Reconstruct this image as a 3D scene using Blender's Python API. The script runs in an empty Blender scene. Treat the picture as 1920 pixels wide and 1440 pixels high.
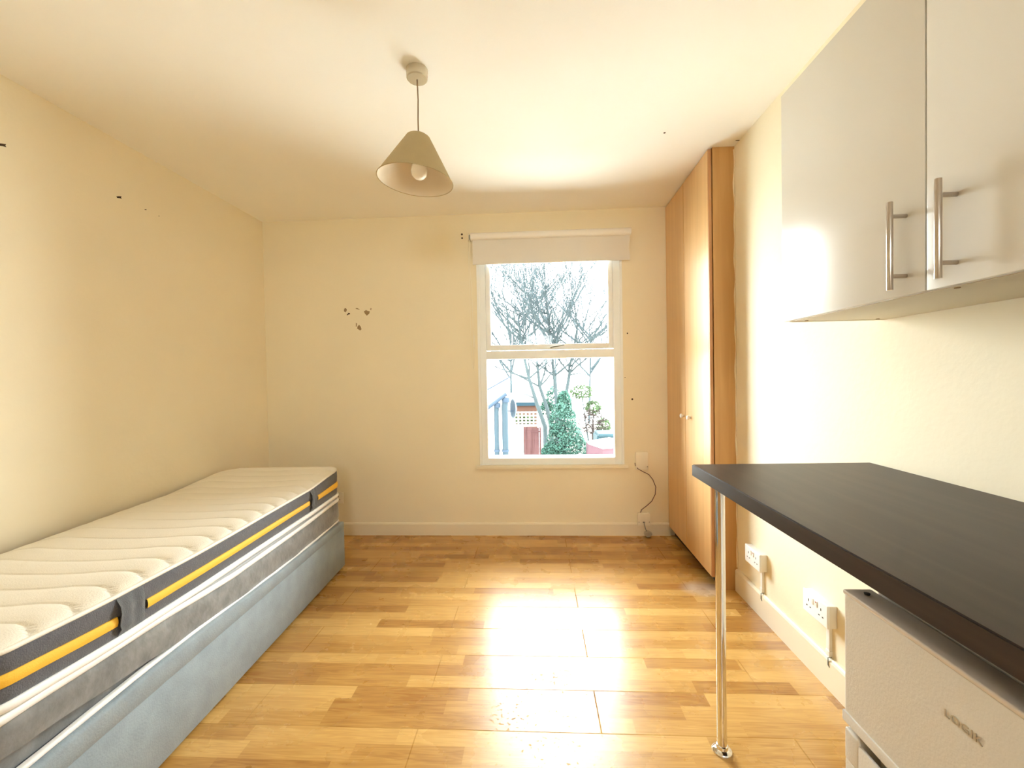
import bpy, bmesh, math, random
from mathutils import Vector, Matrix
C = bpy.context.scene.collection
S = bpy.context.scene

# ---------------------------------------------------------------- camera
F_PX, YAW, PITCH, ROLL, CAM_Z = 800.0, 0.0531, -0.0177, 0.0179, 1.2322
def cam_axes():
    c, s = math.cos(YAW), math.sin(YAW); Rz = Matrix(((c, s, 0), (-s, c, 0), (0, 0, 1)))
    c, s = math.cos(PITCH), math.sin(PITCH); Rx = Matrix(((1, 0, 0), (0, c, s), (0, -s, c)))
    B = Matrix(((1, 0, 0), (0, 0, -1), (0, 1, 0)))
    c, s = math.cos(ROLL), math.sin(ROLL); Rr = Matrix(((c, s, 0), (-s, c, 0), (0, 0, 1)))
    return Rr @ B @ Rx @ Rz
CR = cam_axes()
cd = bpy.data.cameras.new('camera'); cam = bpy.data.objects.new('camera', cd); C.objects.link(cam)
cd.sensor_width = 36; cd.lens = F_PX / 1920 * 36; cd.clip_start = 0.02; cd.clip_end = 300
right, up, back = CR[0], -CR[1], -CR[2]
m = Matrix((right, up, back)).transposed().to_4x4(); m.translation = (0, 0, CAM_Z)
cam.matrix_world = m
S.camera = cam

# ---------------------------------------------------------------- sky, daylight, exposure
SKY = 1.0
W = bpy.data.worlds.new('sky'); S.world = W; W.use_nodes = True
W.node_tree.nodes['Background'].inputs[0].default_value = (0.93, 0.97, 1.0, 1)
W.node_tree.nodes['Background'].inputs[1].default_value = SKY
pl = bpy.data.lights.new('window_daylight_portal', 'AREA'); pl.shape = 'RECTANGLE'; pl.size = 1.0; pl.size_y = 1.72
pl.cycles.is_portal = True
po = bpy.data.objects.new('window_daylight_portal', pl); C.objects.link(po)
po.location = (0.12, 3.60, 1.42); po.rotation_euler = (-math.pi / 2, 0, 0)   # shines towards -y, into the room
pl2 = bpy.data.lights.new('rear_fill_portal', 'AREA'); pl2.shape = 'RECTANGLE'; pl2.size = 0.6; pl2.size_y = 0.62
pl2.cycles.is_portal = True
po2 = bpy.data.objects.new('rear_fill_portal', pl2); C.objects.link(po2)
po2.location = (0.10, -1.84, 1.76); po2.rotation_euler = (math.pi / 2, 0, 0)   # unseen window added behind the camera as fill light, shines towards +y
S.view_settings.view_transform = 'Standard'; S.view_settings.look = 'None'
S.view_settings.gamma = 1; S.view_settings.use_curve_mapping = False
S.view_settings.exposure = 5.2
cy = S.cycles
cy.max_bounces = 14; cy.diffuse_bounces = 10; cy.glossy_bounces = 5; cy.transparent_max_bounces = 12
cy.transmission_bounces = 6; cy.sample_clamp_indirect = 6; cy.sample_clamp_direct = 0
cy.caustics_reflective = False; cy.caustics_refractive = False

# ---------------------------------------------------------------- room numbers (metres)
XL, XR, YB, YR, H = -2.132, 1.130, 3.293, -1.70, 2.489
random.seed(7)

def at(px, py, Y):
    """world point seen at pixel (px,py) of the 1920x1440 frame, on the plane y = Y"""
    r = CR.transposed() @ Vector(((px - 960) / F_PX, (py - 720) / F_PX, 1))
    t = Y / r.y
    return Vector((0, 0, CAM_Z)) + r * t

# ---------------------------------------------------------------- materials
def mat(name, col, rough=0.6, metal=0.0, spec=0.5, bump=0.0, bscale=60, var=0.0, vscale=3, coat=0.0, sheen=0.0):
    m = bpy.data.materials.new(name); m.use_nodes = True
    nt = m.node_tree; b = nt.nodes['Principled BSDF']
    b.inputs['Base Color'].default_value = (*col, 1); b.inputs['Roughness'].default_value = rough
    b.inputs['Metallic'].default_value = metal; b.inputs['Specular IOR Level'].default_value = spec
    b.inputs['Coat Weight'].default_value = coat; b.inputs['Sheen Weight'].default_value = sheen
    tc = nt.nodes.new('ShaderNodeTexCoord')
    n = nt.nodes.new('ShaderNodeTexNoise'); n.inputs['Scale'].default_value = vscale; n.inputs['Detail'].default_value = 5
    nt.links.new(tc.outputs['Object'], n.inputs['Vector'])
    mx = nt.nodes.new('ShaderNodeMix'); mx.data_type = 'RGBA'
    mx.inputs[6].default_value = (*[c * (1 - var) for c in col], 1); mx.inputs[7].default_value = (*[min(1, c * (1 + var)) for c in col], 1)
    nt.links.new(n.outputs['Fac'], mx.inputs[0]); nt.links.new(mx.outputs[2], b.inputs['Base Color'])
    if bump:
        n2 = nt.nodes.new('ShaderNodeTexNoise'); n2.inputs['Scale'].default_value = bscale; n2.inputs['Detail'].default_value = 4
        nt.links.new(tc.outputs['Object'], n2.inputs['Vector'])
        bp = nt.nodes.new('ShaderNodeBump'); bp.inputs['Strength'].default_value = bump; bp.inputs['Distance'].default_value = 0.002
        nt.links.new(n2.outputs['Fac'], bp.inputs['Height']); nt.links.new(bp.outputs['Normal'], b.inputs['Normal'])
    return m

def wood(name, c1, c2, rough, axis='z', scale=1.0, coat=0.0, spec=0.5, fine=38):
    m = bpy.data.materials.new(name); m.use_nodes = True
    nt = m.node_tree; b = nt.nodes['Principled BSDF']; N = nt.nodes; L = nt.links
    tc = N.new('ShaderNodeTexCoord'); mp = N.new('ShaderNodeMapping')
    k = {'x': (0.06, 1, 1), 'y': (1, 0.06, 1), 'z': (1, 1, 0.05)}[axis]
    mp.inputs['Scale'].default_value = [v * scale for v in k]
    L.new(tc.outputs['Object'], mp.inputs['Vector'])
    n = N.new('ShaderNodeTexNoise'); n.inputs['Scale'].default_value = fine; n.inputs['Detail'].default_value = 6; n.inputs['Distortion'].default_value = 0.6
    L.new(mp.outputs[0], n.inputs['Vector'])
    r = N.new('ShaderNodeValToRGB'); r.color_ramp.elements[0].position = 0.32; r.color_ramp.elements[1].position = 0.68
    r.color_ramp.elements[0].color = (*c1, 1); r.color_ramp.elements[1].color = (*c2, 1)
    L.new(n.outputs['Fac'], r.inputs[0]); L.new(r.outputs[0], b.inputs['Base Color'])
    b.inputs['Roughness'].default_value = rough; b.inputs['Coat Weight'].default_value = coat; b.inputs['Specular IOR Level'].default_value = spec
    bp = N.new('ShaderNodeBump'); bp.inputs['Strength'].default_value = 0.12; bp.inputs['Distance'].default_value = 0.001
    L.new(n.outputs['Fac'], bp.inputs['Height']); L.new(bp.outputs[0], b.inputs['Normal'])
    return m

def floor_material():
    m = bpy.data.materials.new('oak laminate'); m.use_nodes = True
    nt = m.node_tree; N = nt.nodes; L = nt.links; b = N['Principled BSDF']
    tc = N.new('ShaderNodeTexCoord'); sp = N.new('ShaderNodeSeparateXYZ'); L.new(tc.outputs['Object'], sp.inputs[0])
    def M(op, a, b_=None, c=None):
        n = N.new('ShaderNodeMath'); n.operation = op
        for i, v in enumerate((a, b_, c)):
            if v is None: continue
            if isinstance(v, (int, float)): n.inputs[i].default_value = v
            else: L.new(v, n.inputs[i])
        return n.outputs[0]
    def WN(x, y):
        cv = N.new('ShaderNodeCombineXYZ'); L.new(x, cv.inputs[0]); L.new(y, cv.inputs[1])
        w = N.new('ShaderNodeTexWhiteNoise'); w.noise_dimensions = '2D'; L.new(cv.outputs[0], w.inputs['Vector']); return w.outputs['Value']
    X, Y = sp.outputs[0], sp.outputs[1]
    rowf = M('DIVIDE', M('ADD', Y, 3.0 - 0.055), 0.0667)
    row = M('FLOOR', rowf)
    w1 = N.new('ShaderNodeTexWhiteNoise'); w1.noise_dimensions = '1D'; L.new(row, w1.inputs['W'])
    ln = M('ADD', M('MULTIPLY', w1.outputs['Value'], 0.22), 0.36)
    xf = M('ADD', M('DIVIDE', X, ln), M('MULTIPLY', w1.outputs['Value'], 37.0))
    blk = M('FLOOR', xf)
    tone = WN(row, blk)
    # grain: stretched noise, offset per strip so figures differ
    cv = N.new('ShaderNodeCombineXYZ'); L.new(M('ADD', M('MULTIPLY', X, 1.3), M('MULTIPLY', tone, 31)), cv.inputs[0]); L.new(M('MULTIPLY', Y, 24.0), cv.inputs[1]); L.new(M('MULTIPLY', tone, 17), cv.inputs[2])
    g = N.new('ShaderNodeTexNoise'); g.inputs['Scale'].default_value = 1.6; g.inputs['Detail'].default_value = 3; g.inputs['Roughness'].default_value = 0.45; g.inputs['Distortion'].default_value = 0.5
    L.new(cv.outputs[0], g.inputs['Vector'])
    rings = M('MULTIPLY', M('ADD', M('SINE', M('MULTIPLY', g.outputs['Fac'], 60.0)), 1.0), 0.5)
    g2 = N.new('ShaderNodeTexNoise'); g2.inputs['Scale'].default_value = 60; g2.inputs['Detail'].default_value = 4
    mp = N.new('ShaderNodeMapping'); mp.inputs['Scale'].default_value = (0.08, 1.2, 1); L.new(tc.outputs['Object'], mp.inputs[0]); L.new(mp.outputs[0], g2.inputs['Vector'])
    fac = M('ADD', M('MULTIPLY', tone, 0.54), M('ADD', M('MULTIPLY', rings, 0.15), M('MULTIPLY', g2.outputs['Fac'], 0.50)))
    r = N.new('ShaderNodeValToRGB'); e = r.color_ramp.elements
    e[0].position = 0.18; e[0].color = (0.30, 0.125, 0.026, 1); e[1].position = 0.92; e[1].color = (0.64, 0.39, 0.125, 1)
    q = e.new(0.5); q.color = (0.46, 0.245, 0.062, 1)
    L.new(fac, r.inputs[0])
    # board joints: every third strip edge, and board ends 1.2 m apart
    bf = M('DIVIDE', M('ADD', Y, 3.0 - 0.055), 0.2001)
    d1 = M('MULTIPLY', M('MINIMUM', M('FRACT', bf), M('SUBTRACT', 1, M('FRACT', bf))), 0.2001)
    brow = M('FLOOR', bf)
    ef = M('DIVIDE', M('SUBTRACT', M('SUBTRACT', X, 0.21), M('MULTIPLY', M('MODULO', brow, 2.0), 0.64)), 1.28)
    d2 = M('MULTIPLY', M('MINIMUM', M('FRACT', ef), M('SUBTRACT', 1, M('FRACT', ef))), 1.28)
    joint = M('MAXIMUM', M('LESS_THAN', d1, 0.0016), M('LESS_THAN', d2, 0.0022))
    mj = N.new('ShaderNodeMix'); mj.data_type = 'RGBA'; mj.inputs[7].default_value = (0.16, 0.08, 0.03, 1)
    L.new(M('MULTIPLY', joint, 0.30), mj.inputs[0]); L.new(r.outputs[0], mj.inputs[6])
    # pale scuffed patch beside the wardrobe
    dx = M('DIVIDE', M('SUBTRACT', X, 0.93), 0.13); dy = M('DIVIDE', M('SUBTRACT', Y, 2.47), 0.10)
    rr = M('ADD', M('MULTIPLY', dx, dx), M('MULTIPLY', dy, dy))
    sn = N.new('ShaderNodeTexNoise'); sn.inputs['Scale'].default_value = 14; L.new(tc.outputs['Object'], sn.inputs['Vector'])
    msk = M('MULTIPLY', M('SUBTRACT', 1.0, M('MINIMUM', rr, 1.0)), M('MULTIPLY', sn.outputs['Fac'], 1.2))
    ms = N.new('ShaderNodeMix'); ms.data_type = 'RGBA'; ms.inputs[7].default_value = (0.66, 0.58, 0.50, 1)
    L.new(msk, ms.inputs[0]); L.new(mj.outputs[2], ms.inputs[6]); L.new(ms.outputs[2], b.inputs['Base Color'])
    # worn finish: roughness changes in patches, light scratches
    wn = N.new('ShaderNodeTexNoise'); wn.inputs['Scale'].default_value = 5; wn.inputs['Detail'].default_value = 8; L.new(tc.outputs['Object'], wn.inputs['Vector'])
    L.new(M('ADD', M('MULTIPLY', wn.outputs['Fac'], 0.16), 0.20), b.inputs['Roughness'])
    sk = N.new('ShaderNodeTexNoise'); sk.inputs['Scale'].default_value = 75; sk.inputs['Detail'].default_value = 3; L.new(tc.outputs['Object'], sk.inputs['Vector'])
    sl = N.new('ShaderNodeTexNoise'); sl.inputs['Scale'].default_value = 4.5; L.new(tc.outputs['Object'], sl.inputs['Vector'])
    ex = M('DIVIDE', M('SUBTRACT', X, 0.08), 0.42); ey = M('DIVIDE', M('SUBTRACT', Y, 1.50), 0.50)
    wear = M('MULTIPLY', M('GREATER_THAN', M('ADD', sk.outputs['Fac'], M('MULTIPLY', sl.outputs['Fac'], 0.35)), 0.83), M('LESS_THAN', M('ADD', M('MULTIPLY', ex, ex), M('MULTIPLY', ey, ey)), 1.0))
    L.new(M('MULTIPLY', M('SUBTRACT', 1.0, M('MAXIMUM', joint, M('MULTIPLY', wear, 0.85))), 0.55), b.inputs['Specular IOR Level'])
    hb = M('SUBTRACT', M('MULTIPLY', g2.outputs['Fac'], 0.25), joint)
    bp = N.new('ShaderNodeBump'); bp.inputs['Strength'].default_value = 0.25; bp.inputs['Distance'].default_value = 0.001
    L.new(hb, bp.inputs['Height']); L.new(bp.outputs[0], b.inputs['Normal'])
    return m

def glass_material():
    m = bpy.data.materials.new('window glass'); m.use_nodes = True
    nt = m.node_tree; N = nt.nodes; L = nt.links
    for n in list(N): N.remove(n)
    o = N.new('ShaderNodeOutputMaterial'); t = N.new('ShaderNodeBsdfTransparent'); g = N.new('ShaderNodeBsdfGlossy')
    t.inputs[0].default_value = (0.97, 0.99, 0.98, 1); g.inputs['Roughness'].default_value = 0.02
    fr = N.new('ShaderNodeFresnel'); fr.inputs[0].default_value = 1.25
    mx = N.new('ShaderNodeMixShader'); L.new(fr.outputs[0], mx.inputs[0]); L.new(t.outputs[0], mx.inputs[1]); L.new(g.outputs[0], mx.inputs[2]); L.new(mx.outputs[0], o.inputs[0])
    return m

WALLC = (0.865, 0.79, 0.61)
def wall_material():
    m = mat('magnolia emulsion', WALLC, 0.75, bump=0.35, bscale=45, var=0.035, vscale=2.5, spec=0.3)
    return m
MW = wall_material()
M_ceil = mat('ceiling paint', (0.92, 0.90, 0.85), 0.8, bump=0.2, bscale=30, var=0.02, spec=0.2)
M_skirt = mat('skirting gloss paint', (0.83, 0.76, 0.60), 0.35, bump=0.1, bscale=20, var=0.03)
M_white = mat('white upvc', (0.88, 0.91, 0.92), 0.3, var=0.02)
M_frame = mat('window frame', (0.87, 0.91, 0.93), 0.35, var=0.04)
M_plas = mat('white plastic', (0.87, 0.86, 0.82), 0.35, var=0.02)
M_cream = mat('aged cream plastic', (0.88, 0.83, 0.70), 0.4, var=0.03)
M_black = mat('black rubber', (0.02, 0.02, 0.02), 0.6)
M_dark = mat('dark slot', (0.03, 0.025, 0.02), 0.7)
M_floor = floor_material(); M_glass = glass_material()
M_beech = wood('beech melamine', (0.66, 0.40, 0.165), (0.74, 0.47, 0.21), 0.30, 'z', fine=26, spec=0.8)
M_side = wood('wardrobe side board', (0.48, 0.26, 0.085), (0.56, 0.32, 0.115), 0.42, 'z', fine=26)
M_edge = wood('door edge strip', (0.42, 0.19, 0.07), (0.50, 0.25, 0.10), 0.5, 'z')
M_wenge = wood('dark wenge worktop', (0.022, 0.014, 0.011), (0.040, 0.027, 0.021), 0.40, 'y', fine=30, spec=0.35)
M_cab = mat('cream satin laminate', (0.66, 0.63, 0.56), 0.24, var=0.01, spec=0.4)
M_cabin = mat('cabinet underside', (0.68, 0.60, 0.43), 0.5, var=0.02)
M_steel = mat('brushed nickel', (0.52, 0.47, 0.42), 0.28, metal=1.0, var=0.06, vscale=40)
M_chrome = mat('chrome', (0.80, 0.79, 0.77), 0.08, metal=1.0)
M_fridge = mat('fridge enamel', (0.64, 0.615, 0.56), 0.38, bump=0.25, bscale=240, var=0.01)
M_fridgetop = mat('fridge door cap', (0.60, 0.52, 0.44), 0.22)
M_badge = mat('badge silver', (0.50, 0.44, 0.34), 0.35, metal=0.4)
M_grey = mat('grey plastic', (0.32, 0.34, 0.30), 0.4)
M_shade = mat('olive linen shade', (0.42, 0.33, 0.17), 0.85, bump=0.4, bscale=300, var=0.06, vscale=20)
M_shadein = mat('cream shade lining', (0.72, 0.63, 0.49), 0.7, var=0.05, vscale=12)
M_bulb = mat('frosted bulb glass', (0.92, 0.88, 0.80), 0.25)
M_cord = mat('brown flex', (0.25, 0.17, 0.09), 0.6)
M_blind = mat('off white blind fabric', (0.78, 0.75, 0.70), 0.85, bump=0.2, bscale=400, var=0.03)
M_rail = mat('blind rail', (0.90, 0.88, 0.84), 0.4)
M_purple = mat('purple cable sheath', (0.10, 0.035, 0.05), 0.5)
M_denim = mat('charcoal denim weave', (0.085, 0.085, 0.095), 0.9, bump=0.9, bscale=300, var=0.35, vscale=60, sheen=0.3)
M_denim2 = mat('charcoal denim strap', (0.085, 0.092, 0.10), 0.9, bump=0.9, bscale=300, var=0.35, vscale=50, sheen=0.3)
M_yellow = mat('yellow side stripe', (0.86, 0.50, 0.045), 0.7, bump=0.3, bscale=300, var=0.05)
M_knit = mat('white knitted cover', (0.84, 0.80, 0.71), 0.9, bump=0.5, bscale=260, var=0.02, vscale=20)
M_pipe = mat('white piping', (0.88, 0.88, 0.87), 0.8, bump=0.3, bscale=200)
M_velvet = mat('grey crushed velvet', (0.155, 0.155, 0.15), 0.7, bump=1.0, bscale=45, var=0.8, vscale=20, sheen=0.6)
M_divan = mat('blue grey divan fabric', (0.25, 0.305, 0.345), 0.85, bump=0.6, bscale=180, var=0.22, vscale=16, sheen=0.2)
M_plaster = mat('bare plaster', (0.34, 0.235, 0.12), 0.9, var=0.2, vscale=60)
M_hole = mat('dark filler', (0.05, 0.03, 0.015), 0.9)
M_caulk = mat('cream caulk', (0.78, 0.66, 0.45), 0.6)
M_red = mat('red neon', (0.45, 0.10, 0.06), 0.4)

# ---------------------------------------------------------------- mesh helpers
def obj(name, bm, m, parent=None, smooth=None, extra=None):
    bmesh.ops.recalc_face_normals(bm, faces=bm.faces)
    if parent is not None:
        off = parent_origin(parent)
        bmesh.ops.translate(bm, verts=bm.verts, vec=-off)
        loc = Vector((0, 0, 0))
    else:
        xs = [v.co.x for v in bm.verts]; ys = [v.co.y for v in bm.verts]; zs = [v.co.z for v in bm.verts]
        loc = Vector(((min(xs) + max(xs)) / 2, (min(ys) + max(ys)) / 2, min(zs)))
        if not name.startswith(('wall', 'floor', 'ceiling')): bmesh.ops.translate(bm, verts=bm.verts, vec=-loc)
        else: loc = Vector((0, 0, 0))
    me = bpy.data.meshes.new(name); bm.to_mesh(me); bm.free()
    me.materials.append(m)
    for e in (extra or []): me.materials.append(e)
    o = bpy.data.objects.new(name, me); C.objects.link(o); o.location = loc
    if parent is not None: o.parent = parent
    if smooth:
        for p in me.polygons: p.use_smooth = True
        try: me.set_sharp_from_angle(angle=math.radians(smooth))
        except Exception: pass
    return o
def parent_origin(p):
    v = Vector((0, 0, 0))
    while p is not None: v += p.location; p = p.parent
    return v
def thing(name, label, cat, loc, group=None):
    o = bpy.data.objects.new(name, None); C.objects.link(o); o.location = loc; o.empty_display_size = 0.1
    o['label'] = label; o['category'] = cat
    if group: o['group'] = group
    return o
def tag(o, label, cat, group=None, kind=None):
    o['label'] = label; o['category'] = cat
    if group: o['group'] = group
    if kind: o['kind'] = kind
    return o
def struct(name, bm, m, parent=None, label=None, **k):
    o = obj(name, bm, m, parent, **k); o['kind'] = 'structure'
    if label: o['label'] = label
    return o
def box(bm, x0, x1, y0, y1, z0, z1, bev=0.0, seg=2, mi=0):
    vs = [bm.verts.new((x, y, z)) for x in (x0, x1) for y in (y0, y1) for z in (z0, z1)]
    fs = [(0, 1, 3, 2), (4, 6, 7, 5), (0, 4, 5, 1), (2, 3, 7, 6), (0, 2, 6, 4), (1, 5, 7, 3)]
    faces = [bm.faces.new([vs[i] for i in f]) for f in fs]
    for f in faces: f.material_index = mi
    if bev:
        es = set(e for f in faces for e in f.edges)
        r = bmesh.ops.bevel(bm, geom=list(es), offset=bev, segments=seg, affect='EDGES', profile=0.6)
        for f in r['faces']: f.material_index = mi
    return bm
def B(*a, **k):
    bm = bmesh.new(); box(bm, *a, **k); return bm
def tube(bm, pts, r, n=8, cap=True, rx=None):
    pts = [Vector(p) for p in pts]; rings = []
    rr = r if isinstance(r, (list, tuple)) else [r] * len(pts)
    t0 = (pts[1] - pts[0]).normalized()
    ref = Vector((0, 0, 1)) if abs(t0.z) < 0.9 else Vector((1, 0, 0))
    for i, p in enumerate(pts):
        t = (pts[min(i + 1, len(pts) - 1)] - pts[max(i - 1, 0)]).normalized()
        a = t.cross(ref)
        if a.length < 1e-4: a = t.cross(Vector((0, 1, 0.1)))
        a.normalize(); b = a.cross(t).normalized(); ref = b
        rings.append([bm.verts.new(p + rr[i] * (math.cos(2 * math.pi * k / n) * a + math.sin(2 * math.pi * k / n) * b)) for k in range(n)])
    for r0, r1 in zip(rings, rings[1:]):
        for k in range(n): bm.faces.new((r0[k], r0[(k + 1) % n], r1[(k + 1) % n], r1[k]))
    if cap:
        bm.faces.new(rings[0][::-1]); bm.faces.new(rings[-1])
    return bm
def lathe(bm, prof, c, axis='z', n=40, closed=False):
    """prof: (radius, height) pairs; axis along +z/-x..."""
    rings = []
    c = Vector(c)
    for r, h in prof:
        ring = []
        for k in range(n):
            a = 2 * math.pi * k / n; u, v = max(r, 1e-5) * math.cos(a), max(r, 1e-5) * math.sin(a)
            p = {'z': (u, v, h), 'x': (h, u, v), 'y': (u, h, v)}[axis]
            ring.append(bm.verts.new(c + Vector(p)))
        rings.append(ring)
    for r0, r1 in zip(rings, rings[1:]):
        for k in range(n): bm.faces.new((r0[k], r0[(k + 1) % n], r1[(k + 1) % n], r1[k]))
    if closed:
        r0, r1 = rings[-1], rings[0]
        for k in range(n): bm.faces.new((r0[k], r0[(k + 1) % n], r1[(k + 1) % n], r1[k]))
    bmesh.ops.remove_doubles(bm, verts=bm.verts, dist=2e-5)
    return bm
def prism(bm, poly, fn0, fn1, bev=0):
    a = [bm.verts.new(fn0(p)) for p in poly]; b = [bm.verts.new(fn1(p)) for p in poly]
    bm.faces.new(a); bm.faces.new(b[::-1])
    for i in range(len(poly)):
        j = (i + 1) % len(poly); bm.faces.new((a[i], b[i], b[j], a[j]))
    return bm
def interp(tab, s):
    if s <= tab[0][0]: return tab[0][1]
    for (a, va), (b, vb) in zip(tab, tab[1:]):
        if s <= b:
            t = (s - a) / (b - a); t = t * t * (3 - 2 * t) * 0.5 + t * 0.5; return va + (vb - va) * t
    return tab[-1][1]

# ================================================================ THE ROOM
struct('floor', B(XL - .1, XR + .1, YR - .1, YB + .28, -0.12, 0.0), M_floor)
struct('ceiling', B(XL - .1, XR + .1, YR - .1, YB + .28, H, H + 0.12), M_ceil)
struct('wall_left', B(XL - .12, XL, YR, YB + .28, 0, H), MW)
struct('wall_right', B(XR, XR + .12, YR, YB + .28, 0, H), MW)
bm = bmesh.new()
RX, RW, RZ, RH = -.20, .6, 1.45, .62
box(bm, XL, RX, YR - .12, YR, 0, H); box(bm, RX + RW, XR, YR - .12, YR, 0, H); box(bm, RX, RX + RW, YR - .12, YR, 0, RZ); box(bm, RX, RX + RW, YR - .12, YR, RZ + RH, H)
struct('wall_rear', bm, MW)
w2 = bpy.data.objects.new('rear_fill_window', None); C.objects.link(w2); w2.location = (RX + RW / 2, YR, RZ); w2['kind'] = 'structure'  # unseen opening, added to brighten the far wall and window frame
bm = bmesh.new()
for a in ((RX, RX + .045, RZ, RZ + RH), (RX + RW - .045, RX + RW, RZ, RZ + RH), (RX + .045, RX + RW - .045, RZ, RZ + .045), (RX + .045, RX + RW - .045, RZ + RH - .045, RZ + RH)):
    box(bm, a[0], a[1], YR - .09, YR - .04, a[2], a[3], .004)
obj('window_frame', bm, M_frame, w2)
obj('glass_pane', B(RX + .04, RX + RW - .04, YR - .066, YR - .062, RZ + .04, RZ + RH - .04), M_glass, w2)
# window opening in the far wall
WX0, WX1, WZ0, WZ1 = -0.418, 0.660, 0.540, 2.262
bm = bmesh.new()
box(bm, XL, WX0, YB, YB + .28, 0, H); box(bm, WX1, XR, YB, YB + .28, 0, H)
box(bm, WX0, WX1, YB, YB + .28, 0, WZ0); box(bm, WX0, WX1, YB, YB + .28, WZ1, H)
wall_back = struct('wall_back', bm, MW)

def skirting(bm, p0, p1, nrm, h=0.098, t=0.015):
    """moulded board from p0 to p1, thickness towards nrm"""
    prof = [(0, 0), (t, 0), (t, h - .012), (t * .75, h - .004), (t * .45, h), (0, h)]
    prism(bm, prof, lambda q: (p0[0] + nrm[0] * q[0], p0[1] + nrm[1] * q[0], q[1]), lambda q: (p1[0] + nrm[0] * q[0], p1[1] + nrm[1] * q[0], q[1]))
bm = bmesh.new(); skirting(bm, (XL, YB), (1.012, YB), (0, -1)); struct('baseboard_back', bm, M_skirt)
bm = bmesh.new(); skirting(bm, (XR, 2.452), (XR, YR), (-1, 0), h=0.125, t=0.018); struct('baseboard_right', bm, M_skirt)
bm = bmesh.new(); skirting(bm, (XL, YB - .015), (XL, YR), (1, 0), t=0.006); struct('baseboard_left', bm, M_skirt)

# plaster damage and small marks on the walls (children of the wall they belong to)
def chip(parent, pts, m, plane, d=0.0008, name='plaster_chip'):
    bm = bmesh.new()
    n = len(pts)
    if plane == 'back':
        f = lambda y: (lambda p: (at(p[0], p[1], YB).x, y, at(p[0], p[1], YB).z))
        prism(bm, pts, f(YB), f(YB - d))
    else:
        f = lambda x: (lambda p: (x, p[0], p[1]))
        prism(bm, pts, f(XL), f(XL + d))
    return obj(name, bm, m, parent)
def k5(l, x0=600, y0=540, s=140 / 1920): return [(x0 + a * s, y0 + b * s) for a, b in l]
chip(wall_back, k5([(655, 515), (690, 545), (685, 590), (655, 628), (622, 605), (615, 570), (630, 530)]), M_plaster, 'back')
chip(wall_back, k5([(745, 638), (772, 650), (768, 678), (735, 680), (700, 705), (685, 690), (715, 665), (722, 645)]), M_hole, 'back')
chip(wall_back, k5([(930, 515), (960, 518), (1020, 545), (1010, 556), (950, 545), (915, 532)]), M_plaster, 'back')
chip(wall_back, k5([(1185, 568), (1230, 590), (1282, 600), (1265, 660), (1205, 712), (1160, 665), (1128, 600)]), M_plaster, 'back')
chip(wall_back, k5([(1300, 515), (1325, 525), (1312, 575), (1292, 560)]), M_plaster, 'back')
chip(wall_back, k5([(925, 895), (952, 915), (945, 985), (922, 1000)]), M_plaster, 'back')
chip(wall_back, k5([(1005, 945), (1045, 990), (1068, 1060), (1035, 1092), (955, 1045), (965, 990)]), M_plaster, 'back')
for cx, cy, r in ((866, 439.5, 2.0), (866.5, 446.5, 1.8), (1176.5, 625, 1.4), (1185.5, 748.5, 1.8), (1172, 708, 0.8)):
    chip(wall_back, [(cx + r * math.cos(a), cy + r * math.sin(a)) for a in [i * math.pi / 4 for i in range(8)]], M_hole, 'back', name='screw_hole')
wl = bpy.data.objects['wall_left']
for (y, z, r) in ((2.118, 2.197, 0.012), (2.267, 2.191, 0.005), (2.351, 2.187, 0.003), (1.632, 2.205, 0.012)):
    pts = [(y + r * math.cos(i * math.pi / 4) * (1.4 if i % 3 else .7), z + r * .8 * math.sin(i * math.pi / 4 + .5) * (1 if i % 2 else .6)) for i in range(8)]
    chip(wl, pts, M_hole, 'left', name='wall_mark')

cl = bpy.data.objects['ceiling']
for (px, py, a_, b_) in ((1246, 249, .006, .006), (1385, 263, .018, .004)):
    r_ = CR.transposed() @ Vector(((px - 960) / F_PX, (py - 720) / F_PX, 1)); q_ = Vector((0, 0, CAM_Z)) + r_ * ((H - CAM_Z) / r_.z)
    bm = bmesh.new(); prism(bm, [(q_.x + a_ * math.cos(i * math.pi / 4), q_.y + b_ * math.sin(i * math.pi / 4)) for i in range(8)], lambda p: (p[0], p[1], H), lambda p: (p[0], p[1], H - .0008))
    obj('ceiling_mark', bm, M_hole, cl)

# ================================================================ WINDOW
win = bpy.data.objects.new('window_1', None); C.objects.link(win); win.location = (0.12, YB, WZ0); win['kind'] = 'structure'
win['label'] = 'white framed window with opening top sash above a fixed pane'
FY0, FY1 = YB + 0.004, YB + 0.055      # frame depth
bm = bmesh.new()
for a in ((WX0, WX0 + .050, WZ0, WZ1), (WX1 - .055, WX1, WZ0, WZ1)):
    box(bm, a[0], a[1], FY0, FY1, a[2], a[3], .004)
box(bm, WX0 + .048, WX1 - .053, FY0, FY1, WZ0, WZ0 + .058, .004)
box(bm, WX0 + .048, WX1 - .053, FY0, FY1, WZ1 - .05, WZ1, .004)
box(bm, WX0 + .048, WX1 - .053, FY0 - .012, FY1, 1.366, 1.430, .006)
obj('window_frame', bm, M_frame, win, smooth=35)
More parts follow.
